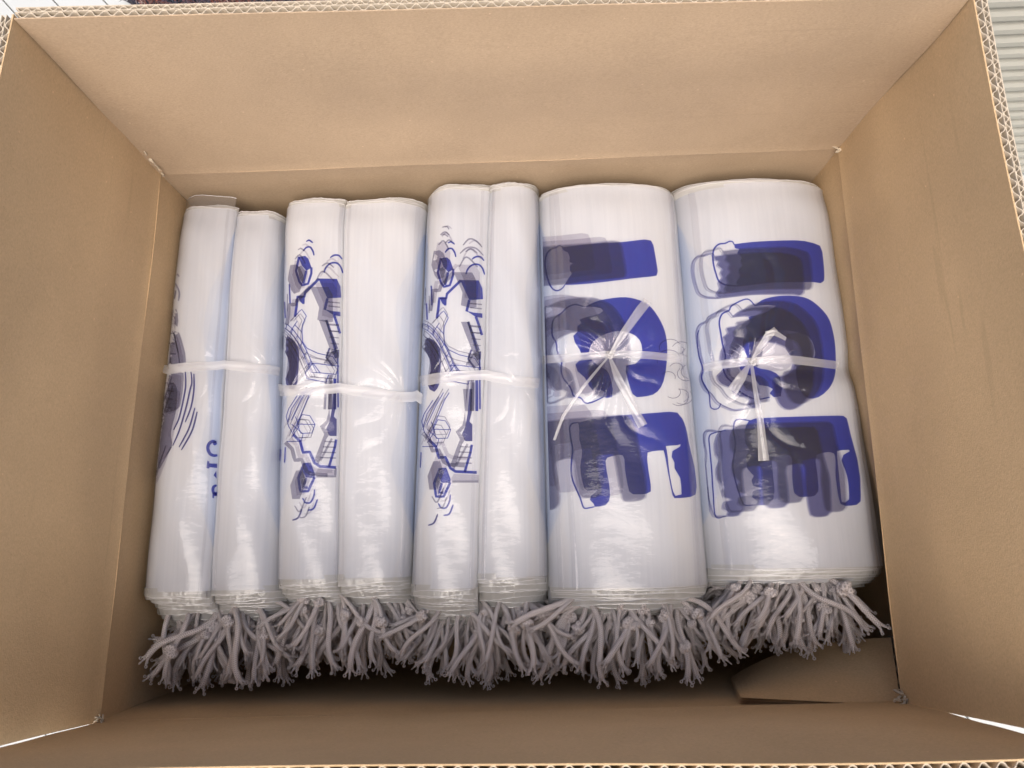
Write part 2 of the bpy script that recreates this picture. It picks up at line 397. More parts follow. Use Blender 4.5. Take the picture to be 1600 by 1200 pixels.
def core(lobe, parent, zlow=-.20):
    qs = [(1-math.cos(math.pi*i/47))/2 for i in range(48)]; ny = 130
    ys = [lobe.yr+(lobe.yf-lobe.yr)*j/(ny-1) for j in range(ny)]
    rows = []
    for y in ys:
        r = [lobe.S(q, y) for q in qs]
        r = [V((r[0].x, y, zlow))]+r+[V((r[-1].x, y, zlow))]
        rows.append(r)
    mb = MB(); mb.grid(rows, True)
    for rw, fl in ((rows[0], False), (rows[-1], True)):   # end faces
        mb.grid([rw, [V((p.x, p.y, zlow)) for p in rw]], not fl)
    y1, y2 = lobe.yf+.01, lobe.yf-.011                      # lower sheets of the stack reach further forward
    up = [[lobe.S(q, lobe.yf)-V((0, 0, .0075+.010*j/6)) for q in qs[2:-2]] for j in range(7)]
    for j, r in enumerate(up):
        for p in r: p.y = y1+(y2-y1)*j/6+.0008*math.sin(p.x*300+j)
    mb.grid(up, True); mb.grid([up[-1], [V((p.x, p.y, zlow)) for p in up[-1]]], True)
    local(mb.build('folded_stack', M_CORE, parent), parent)
def edge_sheets(lobe, parent, K, ext, front=True, dz=.0019, rs=None, matl=None, name='film_edges', spread=.0018):
    """many film edges sticking out past the end of a lobe, joined"""
    r_ = random.Random(int(lobe.seed*1000)+(1 if front else 2)); mb = MB(); lines = MB(); NQ = 40
    yE = lobe.yf if front else lobe.yr; sg = -1 if front else 1
    for k in range(K):
        e_ = ext[0]+(ext[1]-ext[0])*(k/(K-1) if K > 1 else 0)+r_.uniform(-1, 1)*ext[2]
        dx = r_.uniform(-spread, spread); sk = r_.uniform(-.004, .004); z0 = -.0003-dz*k
        q0, q1 = .015+r_.uniform(0, .02), .985-r_.uniform(0, .02)
        wav = r_.uniform(0, 6)
        rows = []
        yin = yE-sg*.003
        steps = 7
        for j in range(steps):
            t = j/(steps-1); row = []
            for i in range(NQ+1):
                q = q0+(q1-q0)*i/NQ
                y_end = yE+sg*(e_+sk*(q-.5)+.0005*math.sin(q*9+wav)+.00015*math.sin(q*47+wav))
                y = yin+(y_end-yin)*t
                base = lobe.S(q, yE)
                over = max(0, (y-yE)*sg)
                z = lobe.S(q, y).z if (over <= 0) else base.z-over*over*7-over*.06
                z += z0+(.0004*t*math.sin(q*13+wav*2+k)+.00015*t*math.sin(q*61+k*1.7))*(1 if k else .1)
                row.append(V((base.x+dx+(sg*0), y, z)))
            rows.append(row)
        mb.grid(rows)
        tip = rows[-1]; lift = V((0, 0, .00012))
        lines.grid([[p+lift for p in tip], [p+lift-V((0, sg*.00055, 0)) for p in tip]])
        lines.grid([[p+lift for p in tip], [p-V((0, 0, .0004)) for p in tip]])
        # bright cut edge
    o = mb.build(name, matl or M_EDGE, parent, kind='stuff'); local(o, parent)
    lines.build('cut_edges', M_LINE, o, kind='stuff'); return o
def wrap(lobe, parent, knot, q0=.03, q1=.97, px0=430, px1=700, amp=.0016, rad=.05, nfold=13, off=.0016):
    """clear outer film pulled into puckers by the tie"""
    K = lobe.ray([knot])[0]; y0, y1 = lobe.yr-.001, lobe.yf-.002; q0, q1 = .015, .985
    rows = []; ny, nq = 240, 90
    for j in range(ny):
        y = y0+(y1-y0)*j/(ny-1); row = []
        tj = j/(ny-1); fade = min(1, min(tj, 1-tj)*6)
        for i in range(nq):
            q = q0+(q1-q0)*i/(nq-1); p = lobe.S(q, y)
            dx, dy = p.x-K[0], p.y-K[1]; r = math.hypot(dx, dy); th = math.atan2(dy, dx)
            th2 = th+.35*nz(dx*30, dy*30, 3)
            g = math.exp(-r/rad)*(1-math.exp(-(r/.008)**2))
            wv = abs(math.sin(th2*nfold/2+1.3+2*nz(th*2, r*20)))**.7
            h = amp*g*(wv*2-.6)+.0003*abs(nz(p.x*90, p.y*35, 5))*fade
            row.append(p+V((0, 0, off+max(-.0006, h)-off*.6*(1-fade))))
        rows.append(row)
    mb = MB(); mb.grid(rows, True)
    local(mb.build('outer_film', M_WRAP, parent), parent)
def catmull(pts, step):
    pts = [np.array(p, float) for p in pts]
    if len(pts) < 3:
        n = max(2, int(np.linalg.norm(pts[1]-pts[0])/step)+1); return [pts[0]+(pts[1]-pts[0])*i/(n-1) for i in range(n)]
    P = [2*pts[0]-pts[1]]+pts+[2*pts[-1]-pts[-2]]; out = []
    for i in range(1, len(P)-2):
        n = max(1, int(np.linalg.norm(P[i+1]-P[i])/step))
        for k in range(n):
            t = k/n
            out.append(.5*((2*P[i])+(-P[i-1]+P[i+1])*t+(2*P[i-1]-5*P[i]+4*P[i+1]-P[i+2])*t*t+(-P[i-1]+3*P[i]-3*P[i+1]+P[i+2])*t**3))
    out.append(pts[-1]); return out
def resample(pts, step):
    out = []
    for a_, b_ in zip(pts[:-1], pts[1:]):
        a_, b_ = np.array(a_, float), np.array(b_, float); n = max(1, int(np.linalg.norm(b_-a_)/step))
        out += [a_+(b_-a_)*k/n for k in range(n)]
    out.append(np.array(pts[-1], float)); return out
OFF = [0]
def nextoff(base=.00022):
    OFF[0] += 1; return base+(OFF[0] % 60)*.000016
def clip_half(poly, fn):                            # keep fn>=0
    out = []
    for i in range(len(poly)):
        a_, b_ = poly[i], poly[(i+1) % len(poly)]; fa, fb = fn(a_), fn(b_)
        if fa >= 0: out.append(a_)
        if (fa >= 0) != (fb >= 0):
            t = fa/(fa-fb); out.append((a_[0]+(b_[0]-a_[0])*t, a_[1]+(b_[1]-a_[1])*t))
    return out
def fill(lobe, parent, loops, m, name='printed_shape', clip=None, smooth=True, off=None, step=7):
    LP = []
    for lp in loops:
        if smooth:
            q = catmull(list(lp)+[lp[0]], step)[:-1]
        else: q = resample(list(lp)+[lp[0]], step)[:-1]
        q = [tuple(p) for p in q]
        if clip: 
            for c_ in clip: q = clip_half(q, c_) if q else q
        if len(q) > 2: LP.append([(p[0], p[1], 0.) for p in q])
    if not LP: return
    flat = [p for lp in LP for p in lp]
    tris = tessellate_polygon([[V(p) for p in lp] for lp in LP])
    bm = bmesh.new(); vs = [bm.verts.new(p) for p in flat]
    for t_ in tris:
        try: bm.faces.new([vs[k] for k in t_])
        except ValueError: pass
    for it in range(6):
        long = [e_ for e_ in bm.edges if e_.calc_length() > 11]
        if not long: break
        bmesh.ops.subdivide_edges(bm, edges=long, cuts=1)
        bmesh.ops.triangulate(bm, faces=bm.faces[:])
    bm.verts.ensure_lookup_table()
    P = lobe.ray([(v_.co.x, v_.co.y) for v_ in bm.verts], 0); o_ = off if off is not None else nextoff()
    for v_, p in zip(bm.verts, P): v_.co = (p[0], p[1], p[2]+o_)
    loose = [v_ for v_ in bm.verts if not v_.link_faces]; bmesh.ops.delete(bm, geom=loose, context='VERTS')
    me = bpy.data.meshes.new(name); bm.to_mesh(me); bm.free()
    me.polygons.foreach_set('use_smooth', [True]*len(me.polygons))
    return local(link(name, me, m, parent), parent)
def strokes(lobe, parent, lines, wpx, m, name='printed_lines', smooth=False, clip=None, closed=False):
    for ln in lines:
        mb = MB(); wd = wpx
        if isinstance(ln, tuple) and isinstance(ln[1], (int, float)) and isinstance(ln[0], list): ln, wd = ln
        c = catmull(ln, 2.5) if smooth else resample(ln, 4)
        if clip and any(f(p) < 0 for p in c for f in clip):
            c = [p for p in c if all(f(p) >= 0 for f in clip)]
        if len(c) < 2: continue
        A, B = [], []
        for i, p in enumerate(c):
            t = c[min(i+1, len(c)-1)]-c[max(i-1, 0)]; l = np.linalg.norm(t)+1e-9; n_ = np.array([-t[1], t[0]])/l
            k = wd/2*(1-.35*((2*i/(len(c)-1)-1)**4 if smooth else 0))
            A.append(p+n_*k); B.append(p-n_*k)
        PA, PB = lobe.ray(A), lobe.ray(B); o_ = nextoff()
        mb.grid([[V(p)+V((0, 0, o_)) for p in PA], [V(p)+V((0, 0, o_)) for p in PB]])
        local(mb.build(name, m, parent), parent)
def T(pts, o, s, sh=(0, 0)): return [(o[0]+(x+sh[0])/s, o[1]+(y+sh[1])/s) for x, y in pts]
def strap_band(lobes, parent, px_pts, wpx=14, off=.0022, m=M_STRAP):
    c = catmull(px_pts, 5); rows = []
    def onS(pts):
        best = None
        for lb in lobes:
            q = lb.ray(pts, 0)
            x = q[:, 0]; y = q[:, 1]; h = lb.H(x, y)
            ok = (x >= lb.xl(y)) & (x <= lb.xr(y))
            hh = np.where(ok, h, -9)
            if best is None: best, bh = q.copy(), hh
            else:
                k = hh > bh; best[k] = q[k]; bh = np.where(k, hh, bh)
        return best
    for f in np.linspace(-.5, .5, 7):
        pts = []
        for i, p in enumerate(c):
            t = c[min(i+1, len(c)-1)]-c[max(i-1, 0)]; n_ = np.array([-t[1], t[0]])/(np.linalg.norm(t)+1e-9)
            pts.append(p+n_*f*wpx*(1+.04*math.sin(i*.3)))
        q = onS(pts)
        z = q[:, 2].copy()
        for _ in range(400): z[1:-1] = np.maximum(z[1:-1], (z[:-2]+z[2:])/2)      # pulled taut over the hollows
        rows.append([V((a_[0], a_[1], zz+off+.0002*math.sin(f*9+i*.13))) for i, (a_, zz) in enumerate(zip(q, z))])
    mb = MB(); mb.grid(rows)
    local(mb.build('tie_strap', m, parent), parent)
def tail(parent, P, wd, m=M_STRAP2, lobe=None):
    """loose strap end: P = [(px,py,height above surface)], wd = widths in px"""
    n = 14; rows = []; P = np.array(P, float)
    base = lobe.ray(P[:, :2])
    zs = base[:, 2]+P[:, 2]
    pts = [V(un(p[0], p[1], z)) for p, z in zip(P, zs)]
    idx = np.linspace(0, len(pts)-1, n*2)
    for k in idx:
        i = min(int(k), len(pts)-2); f = k-i; c = pts[i].lerp(pts[i+1], f); w_ = (wd[i]+(wd[i+1]-wd[i])*f)/FPX*.58
        t = (pts[i+1]-pts[i]).normalized(); s_ = t.cross(V((0, 0, 1))).normalized()
        rows.append([c+s_*w_*g+V((0, 0, .0012*abs(math.sin(g*5+k))*(w_/.008))) for g in np.linspace(-.5, .5, 7)])
    mb = MB(); mb.grid(rows); local(mb.build('strap_end', m, parent), parent)

# cords ------------------------------------------------------------
def cord_mesh(seed):
    r_ = random.Random(seed); mb = MB(); L = .060
    bend = r_.uniform(.006, .020); side = r_.uniform(-.016, .016); side2 = r_.uniform(-.006, .006)
    n = 16; pts = []
    for i in range(n+1):
        t = i/n
        pts.append(V((side*t*t+side2*math.sin(t*math.pi*1.6), -L*t*(1-.12*t), .004*math.sin(t*2.4)-bend*t*t)))
    rad = [.0019*(1+.06*math.sin(i*2.1+seed)) for i in range(n+1)]; rad[-1] *= 1.1
    mb.tube(pts, rad, 9)
    end = pts[-1]; d = (pts[-1]-pts[-2]).normalized()
    sx = d.cross(V((0, 0, 1))).normalized(); sz = sx.cross(d)
    for k in range(4):                                # frayed end: four little looped threads
        q = k*math.pi/2+r_.uniform(-.5, .5); o_ = (sx*math.cos(q)+sz*math.sin(q))
        l = r_.uniform(.0022, .0036); p = [end-d*.001+o_*.0010, end+d*l*.5+o_*.0018, end+d*l+o_*(.0024+r_.uniform(0, .001))]
        c = end+d*(l+.0008)+o_*.0034
        loop = [c+(d*math.cos(a_)+o_*math.sin(a_))*.00085 for a_ in np.linspace(-2.6, 3.0, 8)]
        mb.tube(p+loop, [.0011, .0008]+[.00042]*(len(loop)+1), 5)
    return mesh('drawstring_cord', mb.v, mb.f, True, mb.uv), pts
def knot_mesh(seed):
    mb = MB(); r_ = random.Random(seed); pts = []
    for i in range(41):
        t = 2*math.pi*i/40
        pts.append(V(((math.sin(t)+2*math.sin(2*t)), (math.cos(t)-2*math.cos(2*t)), -math.sin(3*t)*1.5))*.00105)
    mb.tube(pts, .0023, 8)
    return mesh('knot', mb.v, mb.f, True, mb.uv)
CORDS = [cord_mesh(i+20) for i in range(16)]; KNOTS = [knot_mesh(i) for i in range(3)]
for me, _ in CORDS: me.materials.append(M_CORD)
for me in KNOTS: me.materials.append(M_CORD)
def cords(parent, x0, x1, yroot, ztop, zdepth, count, seed, fan=.9, reach=1.0):
    r_ = random.Random(seed); xc = (x0+x1)/2
    for i in range(count):
        fx = r_.random()
        tier = r_.random()**1.15
        x = x0+(x1-x0)*(.12+.76*((i*.618034) % 1)); z = ztop-.008-zdepth*tier
        me, pts = CORDS[r_.randrange(len(CORDS))]
        yaw = (x-xc)/(x1-x0)*1.75*fan+r_.gauss(0, .36)
        pitch = -.12-.55*r_.random()-.25*tier if r_.random() > .18 else .12
        o = bpy.data.objects.new('drawstring', me); COL.objects.link(o); o.parent = parent
        sc = r_.choice((.7, .85, .95, 1.05, 1.18))*r_.uniform(.94, 1.06)*reach
        yr = yroot+.006+r_.uniform(-.004, .004)
        # keep the tips inside the box
        tip = Matrix.Rotation(yaw, 4, 'Z') @ Matrix.Rotation(pitch, 4, 'X') @ (pts[-1]*sc)
        ymin = -.203+.006*r_.random()
        if yr+tip.y < ymin: yr = min(ymin-tip.y, yroot+.03)
        xt = x+tip.x; lim = .272
        if abs(xt) > lim: x -= (abs(xt)-lim)*math.copysign(1, xt)
        o.location = V((x, yr, z))-V(parent.location)
        o.rotation_euler = (pitch, r_.uniform(-.7, .7)*.5, yaw); o.scale = (sc, sc, sc)
        if r_.random() < .42:
            k = bpy.data.objects.new('knot', KNOTS[r_.randrange(3)]); COL.objects.link(k); k.parent = o
            q = r_.choice((4, 5, 6, 7, 9, 11)); k.location = pts[q]+V((0, 0, .0012)); k.rotation_euler = (r_.uniform(0, 6), r_.uniform(0, 6), r_.uniform(0, 6))
            s2 = r_.uniform(.85, 1.15); k.scale = (s2, s2, s2)

GRP = 'tied bundles of printed plastic bags packed side by side in the box'
def bundle(label, lobes):
    p = lobes[0].S(.5, (lobes[0].yf+lobes[0].yr)/2)
    return thing('bag_bundle', label, 'bag bundle', (p.x, p.y, -.2), GRP)
def dipset(lb, px, amp=.004, wd=.010, slope=0.):
    lb.dips.append((un(px[0], px[1], lb.crown)[1], amp, wd, slope))

# ---- bundle 1 (far left)
l1a = Lobe((275, 322), (372, 324), (213, 930), (333, 935), -.026, (320, 322), (270, 925), depth=(.05, .009), n=2.3)
l1b = Lobe((373, 326), (443, 336), (334, 935), (441, 925), -.030, (405, 332), (385, 922), depth=(.008, .026), n=2.2)
for l in (l1a, l1b): dipset(l, (340, 574), .0012)
# ---- bundle 2
l2a = Lobe((446, 318), (540, 312), (434, 900), (532, 905), -.024, (492, 313), (485, 905), depth=(.022, .008), n=2.3)
l2b = Lobe((542, 312), (664, 326), (532, 905), (640, 905), -.023, (602, 313), (590, 903), depth=(.009, .026), n=2.3)
for l in (l2a, l2b): dipset(l, (540, 613), .0012)
# ---- bundle 3
l3a = Lobe((666, 310), (766, 290), (641, 905), (745, 920), -.018, (718, 292), (695, 920), depth=(.032, .008), n=2.2)
l3b = Lobe((767, 290), (842, 312), (746, 920), (856, 900), -.018, (800, 288), (800, 902), depth=(.009, .030), n=2.1)
for l in (l3a, l3b): dipset(l, (740, 597), .0012)
# ---- bundle 4, 5
l4 = Lobe((843, 318), (1062, 322), (858, 905), (1112, 895), -.014, (950, 286), (985, 918), depth=(.034, .036), n=2.25)
l5 = Lobe((1062, 330), (1304, 312), (1114, 900), (1394, 885), -.012, (1180, 280), (1240, 888), depth=(.042, .036), n=2.2)
dipset(l4, (952, 558), .006, .012); dipset(l5, (1175, 570), .006, .012)

# ======== bundle 1
b1 = bundle('leftmost bag bundle, folded in two lobes, with small blue letters beside the fold', [l1a, l1b])
core(l1a, b1); core(l1b, b1)
for l in (l1a, l1b):
    edge_sheets(l, b1, 20, (.003, .032, .0018)); edge_sheets(l, b1, 4, (.001, .006, .0006), front=False)
def strip(lobe, parent, e_, name='film_strip'):
    edge_sheets(lobe, parent, 1, (e_, e_, 0), front=False, matl=M_CLEAR, name=name).pop('kind', None)
strip(l1a, b1, .0135); strip(l1b, b1, .004)
sI, oI, oJ = 3.335, (200, 280), (200, 600)
cl1 = [lambda p: p[0]-(276-(p[1]-322)*.1037)-1.5]
for pts in ([(195, 630), (225, 625), (260, 700), (258, 770), (230, 790), (180, 780)],
            [(185, 785), (240, 790), (268, 800), (300, 910), (303, 955), (250, 965), (160, 960)],
            [(160, 965), (250, 1000), (290, 1010), (280, 1150), (255, 1200), (150, 1200)]):
    fill(l1a, b1, [T(pts, oI, sI)], GH1, clip=cl1)
    fill(l1a, b1, [T(pts, oI, sI, (-12, 14))], GH2, clip=cl1)
fill(l1a, b1, [T([(150, 2), (248, 2), (252, 130), (225, 250), (230, 330), (180, 400), (150, 480), (110, 560), (90, 560), (110, 300)], oJ, sI)], GH1, clip=cl1)
fill(l1a, b1, [T([(140, 30), (270, 40), (240, 260), (215, 360), (150, 520), (100, 570), (90, 400)], oJ, sI)], GH2, clip=cl1)
strokes(l1a, b1, [T([(228, 492), (250, 490), (268, 508)], oI, sI), T([(232, 548), (248, 580), (242, 625)], oI, sI), T([(248, 543), (268, 590), (264, 635)], oI, sI)], 3, GH1, smooth=True, clip=cl1)
strokes(l1a, b1, [T([(240, 800), (262, 900), (270, 960)], oI, sI), T([(190, 850), (245, 860)], oI, sI), T([(180, 905), (250, 912)], oI, sI), T([(222, 930), (224, 965)], oI, sI),
                  T([(195, 800), (240, 805), (262, 905)], oI, sI), T([(170, 1060), (240, 1065)], oI, sI), T([(230, 1030), (180, 1190)], oI, sI),
                  T([(190, 30), (240, 40)], oJ, sI), T([(185, 75), (235, 80)], oJ, sI), T([(180, 120), (225, 125)], oJ, sI), T([(235, 10), (160, 240)], oJ, sI), T([(215, 0), (175, 120)], oJ, sI),
                  T([(200, 320), (135, 500)], oJ, sI), T([(225, 330), (165, 440)], oJ, sI)], 2.2, GH1, clip=cl1)
def IJ(a_, b_): return T(a_, oI, sI)+T(b_, oJ, sI)
strokes(l1a, b1, [IJ([(300, 1000), (302, 1060)], [(298, 40), (270, 170), (240, 240)]), IJ([(330, 1005), (334, 1060)], [(325, 30), (305, 120), (270, 240), (235, 322)]),
                  IJ([(345, 1015)], [(345, 30), (330, 120), (300, 200)]), T([(350, 125), (320, 230), (268, 330)], oJ, sI), T([(362, 145), (335, 245), (280, 345)], oJ, sI)], 2.6, INK_D, smooth=True, clip=cl1)
# lettering beside the fold
ol = [lambda p: 345.5-p[0]]
strokes(l1a, b1, [(T([(462, 305), (445, 299), (424, 312), (418, 338), (430, 365), (452, 374), (468, 372)], oJ, sI), 5.2)], 5, INK, name='printed_letter', smooth=True)
fill(l1a, b1, [T([(448, 296), (462, 298), (466, 314), (454, 322), (443, 314)], oJ, sI)], INK, name='printed_letter')
fill(l1a, b1, [T([(415, 400), (424, 404), (426, 414), (466, 416), (466, 438), (428, 434), (422, 442), (411, 438)], oJ, sI)], INK, name='printed_letter', smooth=False)
fill(l1a, b1, [T([(462, 452), (464, 494), (448, 476)], oJ, sI)], INK, name='printed_letter', smooth=False)
strokes(l1a, b1, [(T([(464, 528), (448, 536), (444, 556), (452, 572), (466, 576)], oJ, sI), 4.5)], 4, INK, name='printed_letter', smooth=True)
fill(l1a, b1, [T([(442, 566), (466, 562), (466, 584), (450, 584), (450, 596), (442, 594)], oJ, sI)], INK, name='printed_letter', smooth=False)
wrap(l1a, b1, (345, 560), amp=.0008, rad=.03, nfold=7)
wrap(l1b, b1, (426, 572), .05, .95, 500, 640, amp=.0035, rad=.022, nfold=9)
strap_band([l1a, l1b], b1, [(252, 580), (300, 574), (345, 573), (412, 577), (438, 582)], 14)

# ======== bundle 2 / 3 artwork
def art(lobe, parent, o1, o2, s, d1, d2, clip, edge, gs=((-42, 44), (-18, 22))):
    a_ = lambda pts: T(pts, o1, s, d1)
    b_ = lambda pts: T(pts, o2, s, d2)
    ST = lambda L, w_, m=INK, sm=False: strokes(lobe, parent, L, w_, m, smooth=sm, clip=clip)
    FI = lambda L, m=INK, sm=False: fill(lobe, parent, L, m, clip=clip, smooth=sm)
    # ghosts from the sheets below
    for gx, gy, m in ((*gs[0], GH1), (*gs[1], GH2)):
        g = lambda pts: T(pts, o1, s, (d1[0]+gx, d1[1]+gy))
        FI([g([(258, 518), (355, 520), (376, 560), (378, 700), (345, 705), (296, 690), (305, 625)])], m)
        FI([g([(155, 405), (185, 402), (205, 415), (225, 460), (222, 490), (205, 545), (175, 555), (160, 535), (142, 480)])], m)
        ST([g([(258, 520), (190, 590), (185, 610), (150, 612), (145, 665), (137, 718)])], 6, m)
        ST([g([(195, 325), (210, 318), (230, 332)]), g([(180, 375), (205, 353), (235, 398)]), g([(320, 410), (350, 395), (383, 418)]), g([(288, 488), (325, 438), (385, 490)])], 2.6, m, True)
        h = lambda pts: T(pts, o2, s, (d2[0]+gx, d2[1]+gy*.9))
        ST([h([(130, 265), (165, 300), (180, 358), (215, 355), (240, 415), (265, 430), (350, 435)])], 6, m)
        FI([h([(185, 412), (220, 410), (240, 470), (205, 560), (165, 560), (155, 490)])], m)
        ST([h([(178, 595), (205, 625), (240, 550)]), h([(205, 658), (235, 650), (255, 600)])], 2.6, m, True)
    FI([a_([(262, 735), (300, 735), (345, 870), (362, 900), (335, 920), (318, 880)])], GH1)
    FI([a_([(300, 900), (362, 900), (360, 960), (335, 975), (300, 960)])], GH1)
    ST([a_([(300, 735), (355, 885)])], 4, INK_D); ST([a_([(330, 900), (290, 960)])], 3, GH1)
    FI([a_([(318, 1050), (335, 1050), (332, 1200), (308, 1200)])], GH1)
    # arcs
    ST([a_([(195, 325), (210, 318), (230, 332)]), a_([(180, 375), (195, 357), (215, 354), (230, 375), (236, 398)]), a_([(320, 410), (340, 397), (365, 398), (383, 418)]),
        a_([(288, 488), (300, 458), (325, 438), (355, 438), (375, 458), (386, 490)])], 2.8, INK, True)
    # upper cube
    FI([a_([(155, 405), (190, 400), (207, 415), (223, 462), (197, 478), (172, 450)])])
    ST([a_([(158, 405), (142, 480), (160, 535), (175, 554), (205, 545), (222, 492), (223, 460)]), a_([(196, 478), (180, 545)])], 3.6, INK)
    FI([a_([(150, 460), (170, 450), (192, 480), (178, 540), (162, 520)])], GH1)
    # bent arm and head
    ST([a_([(262, 520), (190, 590), (186, 612), (150, 613), (145, 665), (137, 718)])], 4.0, INK)
    FI([a_([(152, 612), (188, 610), (187, 650), (178, 652), (165, 640)])])
    FI([a_([(258, 518), (355, 520), (374, 560), (378, 618), (306, 622)])])
    ST([a_([(306, 622), (292, 682)])], 4.2, INK)
    FI([a_([(290, 678), (330, 688), (374, 692), (374, 716), (336, 708)])])
    ST([a_([(310, 640), (372, 646)]), a_([(312, 662), (372, 668)])], 2.2, GH1)
    ST([a_([(340, 708), (355, 750), (372, 805)])], 4, INK); ST([a_([(308, 755), (368, 760)]), a_([(318, 790), (368, 795)])], 2, GH1)
    FI([a_([(330, 895), (368, 890), (366, 930), (345, 935)])], INK_D); ST([a_([(345, 1040), (345, 1200)])], 4.5, INK)
    # net of thin lines
    N1 = [(65, 745), (95, 757), (125, 783), (150, 815), (175, 852), (200, 900), (222, 950), (250, 1008)]
    N2 = [(62, 768), (90, 782), (118, 806), (140, 835), (162, 872), (185, 920), (205, 968), (226, 1010)]
    ST([a_(N1), a_(N2)], 1.4, INK, True)
    ST([a_([p, q]) for p, q in zip(N1, N2)], 1.2, INK)
    ST([a_([(137, 718), (160, 690), (174, 680), (197, 715), (176, 760), (174, 800), (178, 850), (200, 882), (255, 908), (335, 926), (366, 975), (350, 1018), (245, 1008)]),
        a_([(205, 968), (232, 960), (330, 972), (366, 975)]), a_([(232, 960), (270, 1012)]), a_([(174, 800), (137, 760)]), a_([(150, 740), (110, 800)]),
        a_([(232, 958), (190, 1010), (200, 1040), (300, 1060), (312, 1020)])], 1.2, INK)
    for ox, oy, m in ((-22, 24, GH1), (gs[0][0]*.5+14, gs[0][1]*.5, GH1), (-38, 40, GH2)):
        sh = lambda P_: [(x+ox, y+oy) for x, y in P_]
        ST([a_(sh(N1)), a_(sh(N2))], 1.5, m, True); ST([a_(sh([p, q])) for p, q in zip(N1, N2)], 1.2, m)
        ST([a_(sh([(137, 718), (160, 690), (174, 680), (197, 715), (176, 760), (174, 800), (178, 850), (200, 882), (255, 908), (335, 926), (366, 975), (350, 1018), (245, 1008)]))], 1.3, m)
        ST([b_(sh([(235, 20), (210, 60), (165, 170), (128, 250)])), b_(sh([(205, 20), (165, 90), (118, 190)])), b_(sh([(175, 160), (215, 166), (242, 212), (226, 256), (168, 258), (150, 212), (175, 160)]))], 1.3, m)
    ST([a_([(300, 735), (330, 830), (350, 900)])], 3.5, INK); ST([a_([(318, 880), (300, 930), (335, 975)])], 3, INK_D)
    ST([a_([(322, 1020), (318, 1200)])], 6, GH1); ST([a_([(300, 1040), (292, 1200)])], 4, GH1); ST([a_([(360, 905), (362, 1190)])], 2.4, INK)
    for k in range(5): ST([a_([(305+6*k, 760+32*k), (366, 764+32*k)])], 1.8, GH1)
    # dark mass at the left edge
    FI([a_([(52, 820), (100, 820), (138, 850), (158, 900), (155, 1000), (150, 1060), (125, 1100), (100, 1088), (88, 1040), (106, 990), (100, 930), (72, 880), (52, 860)])], INK_D, True)
    FI([a_([(56, 825), (110, 830), (140, 870), (148, 980), (120, 1080), (92, 1030), (98, 930), (60, 870)])], GH1, True)
    ST([a_([(108, 548), (112, 650)]), a_([(83, 640), (87, 725)])], 2.2, INK)
    ST([a_([(98, 600), (97, 690)]), a_([(78, 560), (76, 650)])], 1.6, GH1)
    # below the strap
    ST([b_([(235, 20), (210, 60), (165, 170), (128, 250)]), b_([(205, 20), (165, 90), (118, 190)]), b_([(150, 60), (105, 130), (92, 170), (104, 220), (130, 265)]), b_([(180, 40), (120, 130), (100, 200)]),
        b_([(175, 160), (215, 166), (242, 212), (226, 256), (168, 258), (150, 212), (175, 160)]), b_([(150, 210), (242, 212)]), b_([(120, 210), (180, 262), (170, 300), (95, 300)]), b_([(140, 170), (160, 220), (120, 280)])], 1.2, INK)
    FI([b_([(340, 0), (354, 0), (352, 120), (340, 170), (355, 185), (355, 272), (318, 272), (300, 236), (318, 196), (330, 130)])], INK_D)
    FI([b_([(306, 0), (332, 0), (312, 150), (302, 190), (268, 222), (290, 262), (240, 395), (262, 420), (300, 290), (318, 262), (292, 228), (322, 190)])], GH1)
    ST([b_([(352, 290), (345, 330), (315, 432)])], 4, INK); ST([b_([(330, 285), (270, 400)])], 3.5, GH1)
    for k in range(4): ST([b_([(292-8*k, 300+28*k), (352, 303+28*k)])], 2, GH1)
    ST([b_([(130, 265), (165, 300), (180, 358), (215, 355), (240, 412), (268, 430), (edge, 436)])], 4.4, INK)
    ST([b_([(250, 482), (edge-4, 482), (edge-2, 440)])], 3.5, GH1); FI([b_([(258, 442), (edge-4, 448), (edge-4, 476), (240, 476)])], GH2)
    # lower cube
    FI([b_([(184, 412), (220, 410), (242, 470), (240, 490), (195, 488), (176, 450)])])
    ST([b_([(186, 414), (156, 490), (166, 560), (206, 560), (240, 486)]), b_([(196, 490), (182, 540), (205, 540)])], 4, INK)
    FI([b_([(178, 450), (192, 490), (178, 545), (162, 490)])], GH1)
    ST([b_([(178, 595), (192, 618), (218, 618), (236, 585), (240, 550)]), b_([(205, 658), (235, 650), (255, 602)])], 2.8, INK, True)
    ST([b_([(125, 710), (155, 697), (175, 652)])], 2.8, INK_D, True)
    ST([b_([(62, 340), (60, 400)]), b_([(88, 330), (84, 410)])], 1.8, INK)
c2_ = [lambda p: p[0]-(445-(p[1]-318)*.02)-1, lambda p: (540-(p[1]-312)*.014)-p[0]-2]
c3_ = [lambda p: p[0]-(667-(p[1]-310)*.042)-1, lambda p: (766-(p[1]-290)*.034)-p[0]-2]
b2 = bundle('second bag bundle from the left, blue cube artwork on its left lobe', [l2a, l2b])
core(l2a, b2); core(l2b, b2)
for l in (l2a, l2b): edge_sheets(l, b2, 17, (.003, .026, .0018)); edge_sheets(l, b2, 6, (.001, .009, .0006), front=False)
art(l2a, b2, (420, 280), (420, 600), 3.335, (0, 0), (0, 0), c2_, 352)
wrap(l2b, b2, (630, 612), .05, .97, 520, 760, amp=.0022, rad=.030, nfold=11)
wrap(l2a, b2, (452, 615), .03, .97, 500, 700, amp=.0022, rad=.030, nfold=9)
strap_band([l2a, l2b], b2, [(436, 612), (480, 610), (540, 610), (628, 621), (660, 625)], 16)
b3 = bundle('middle bag bundle with blue cube artwork, beside the bright ICE lettered bundle', [l3a, l3b])
core(l3a, b3); core(l3b, b3)
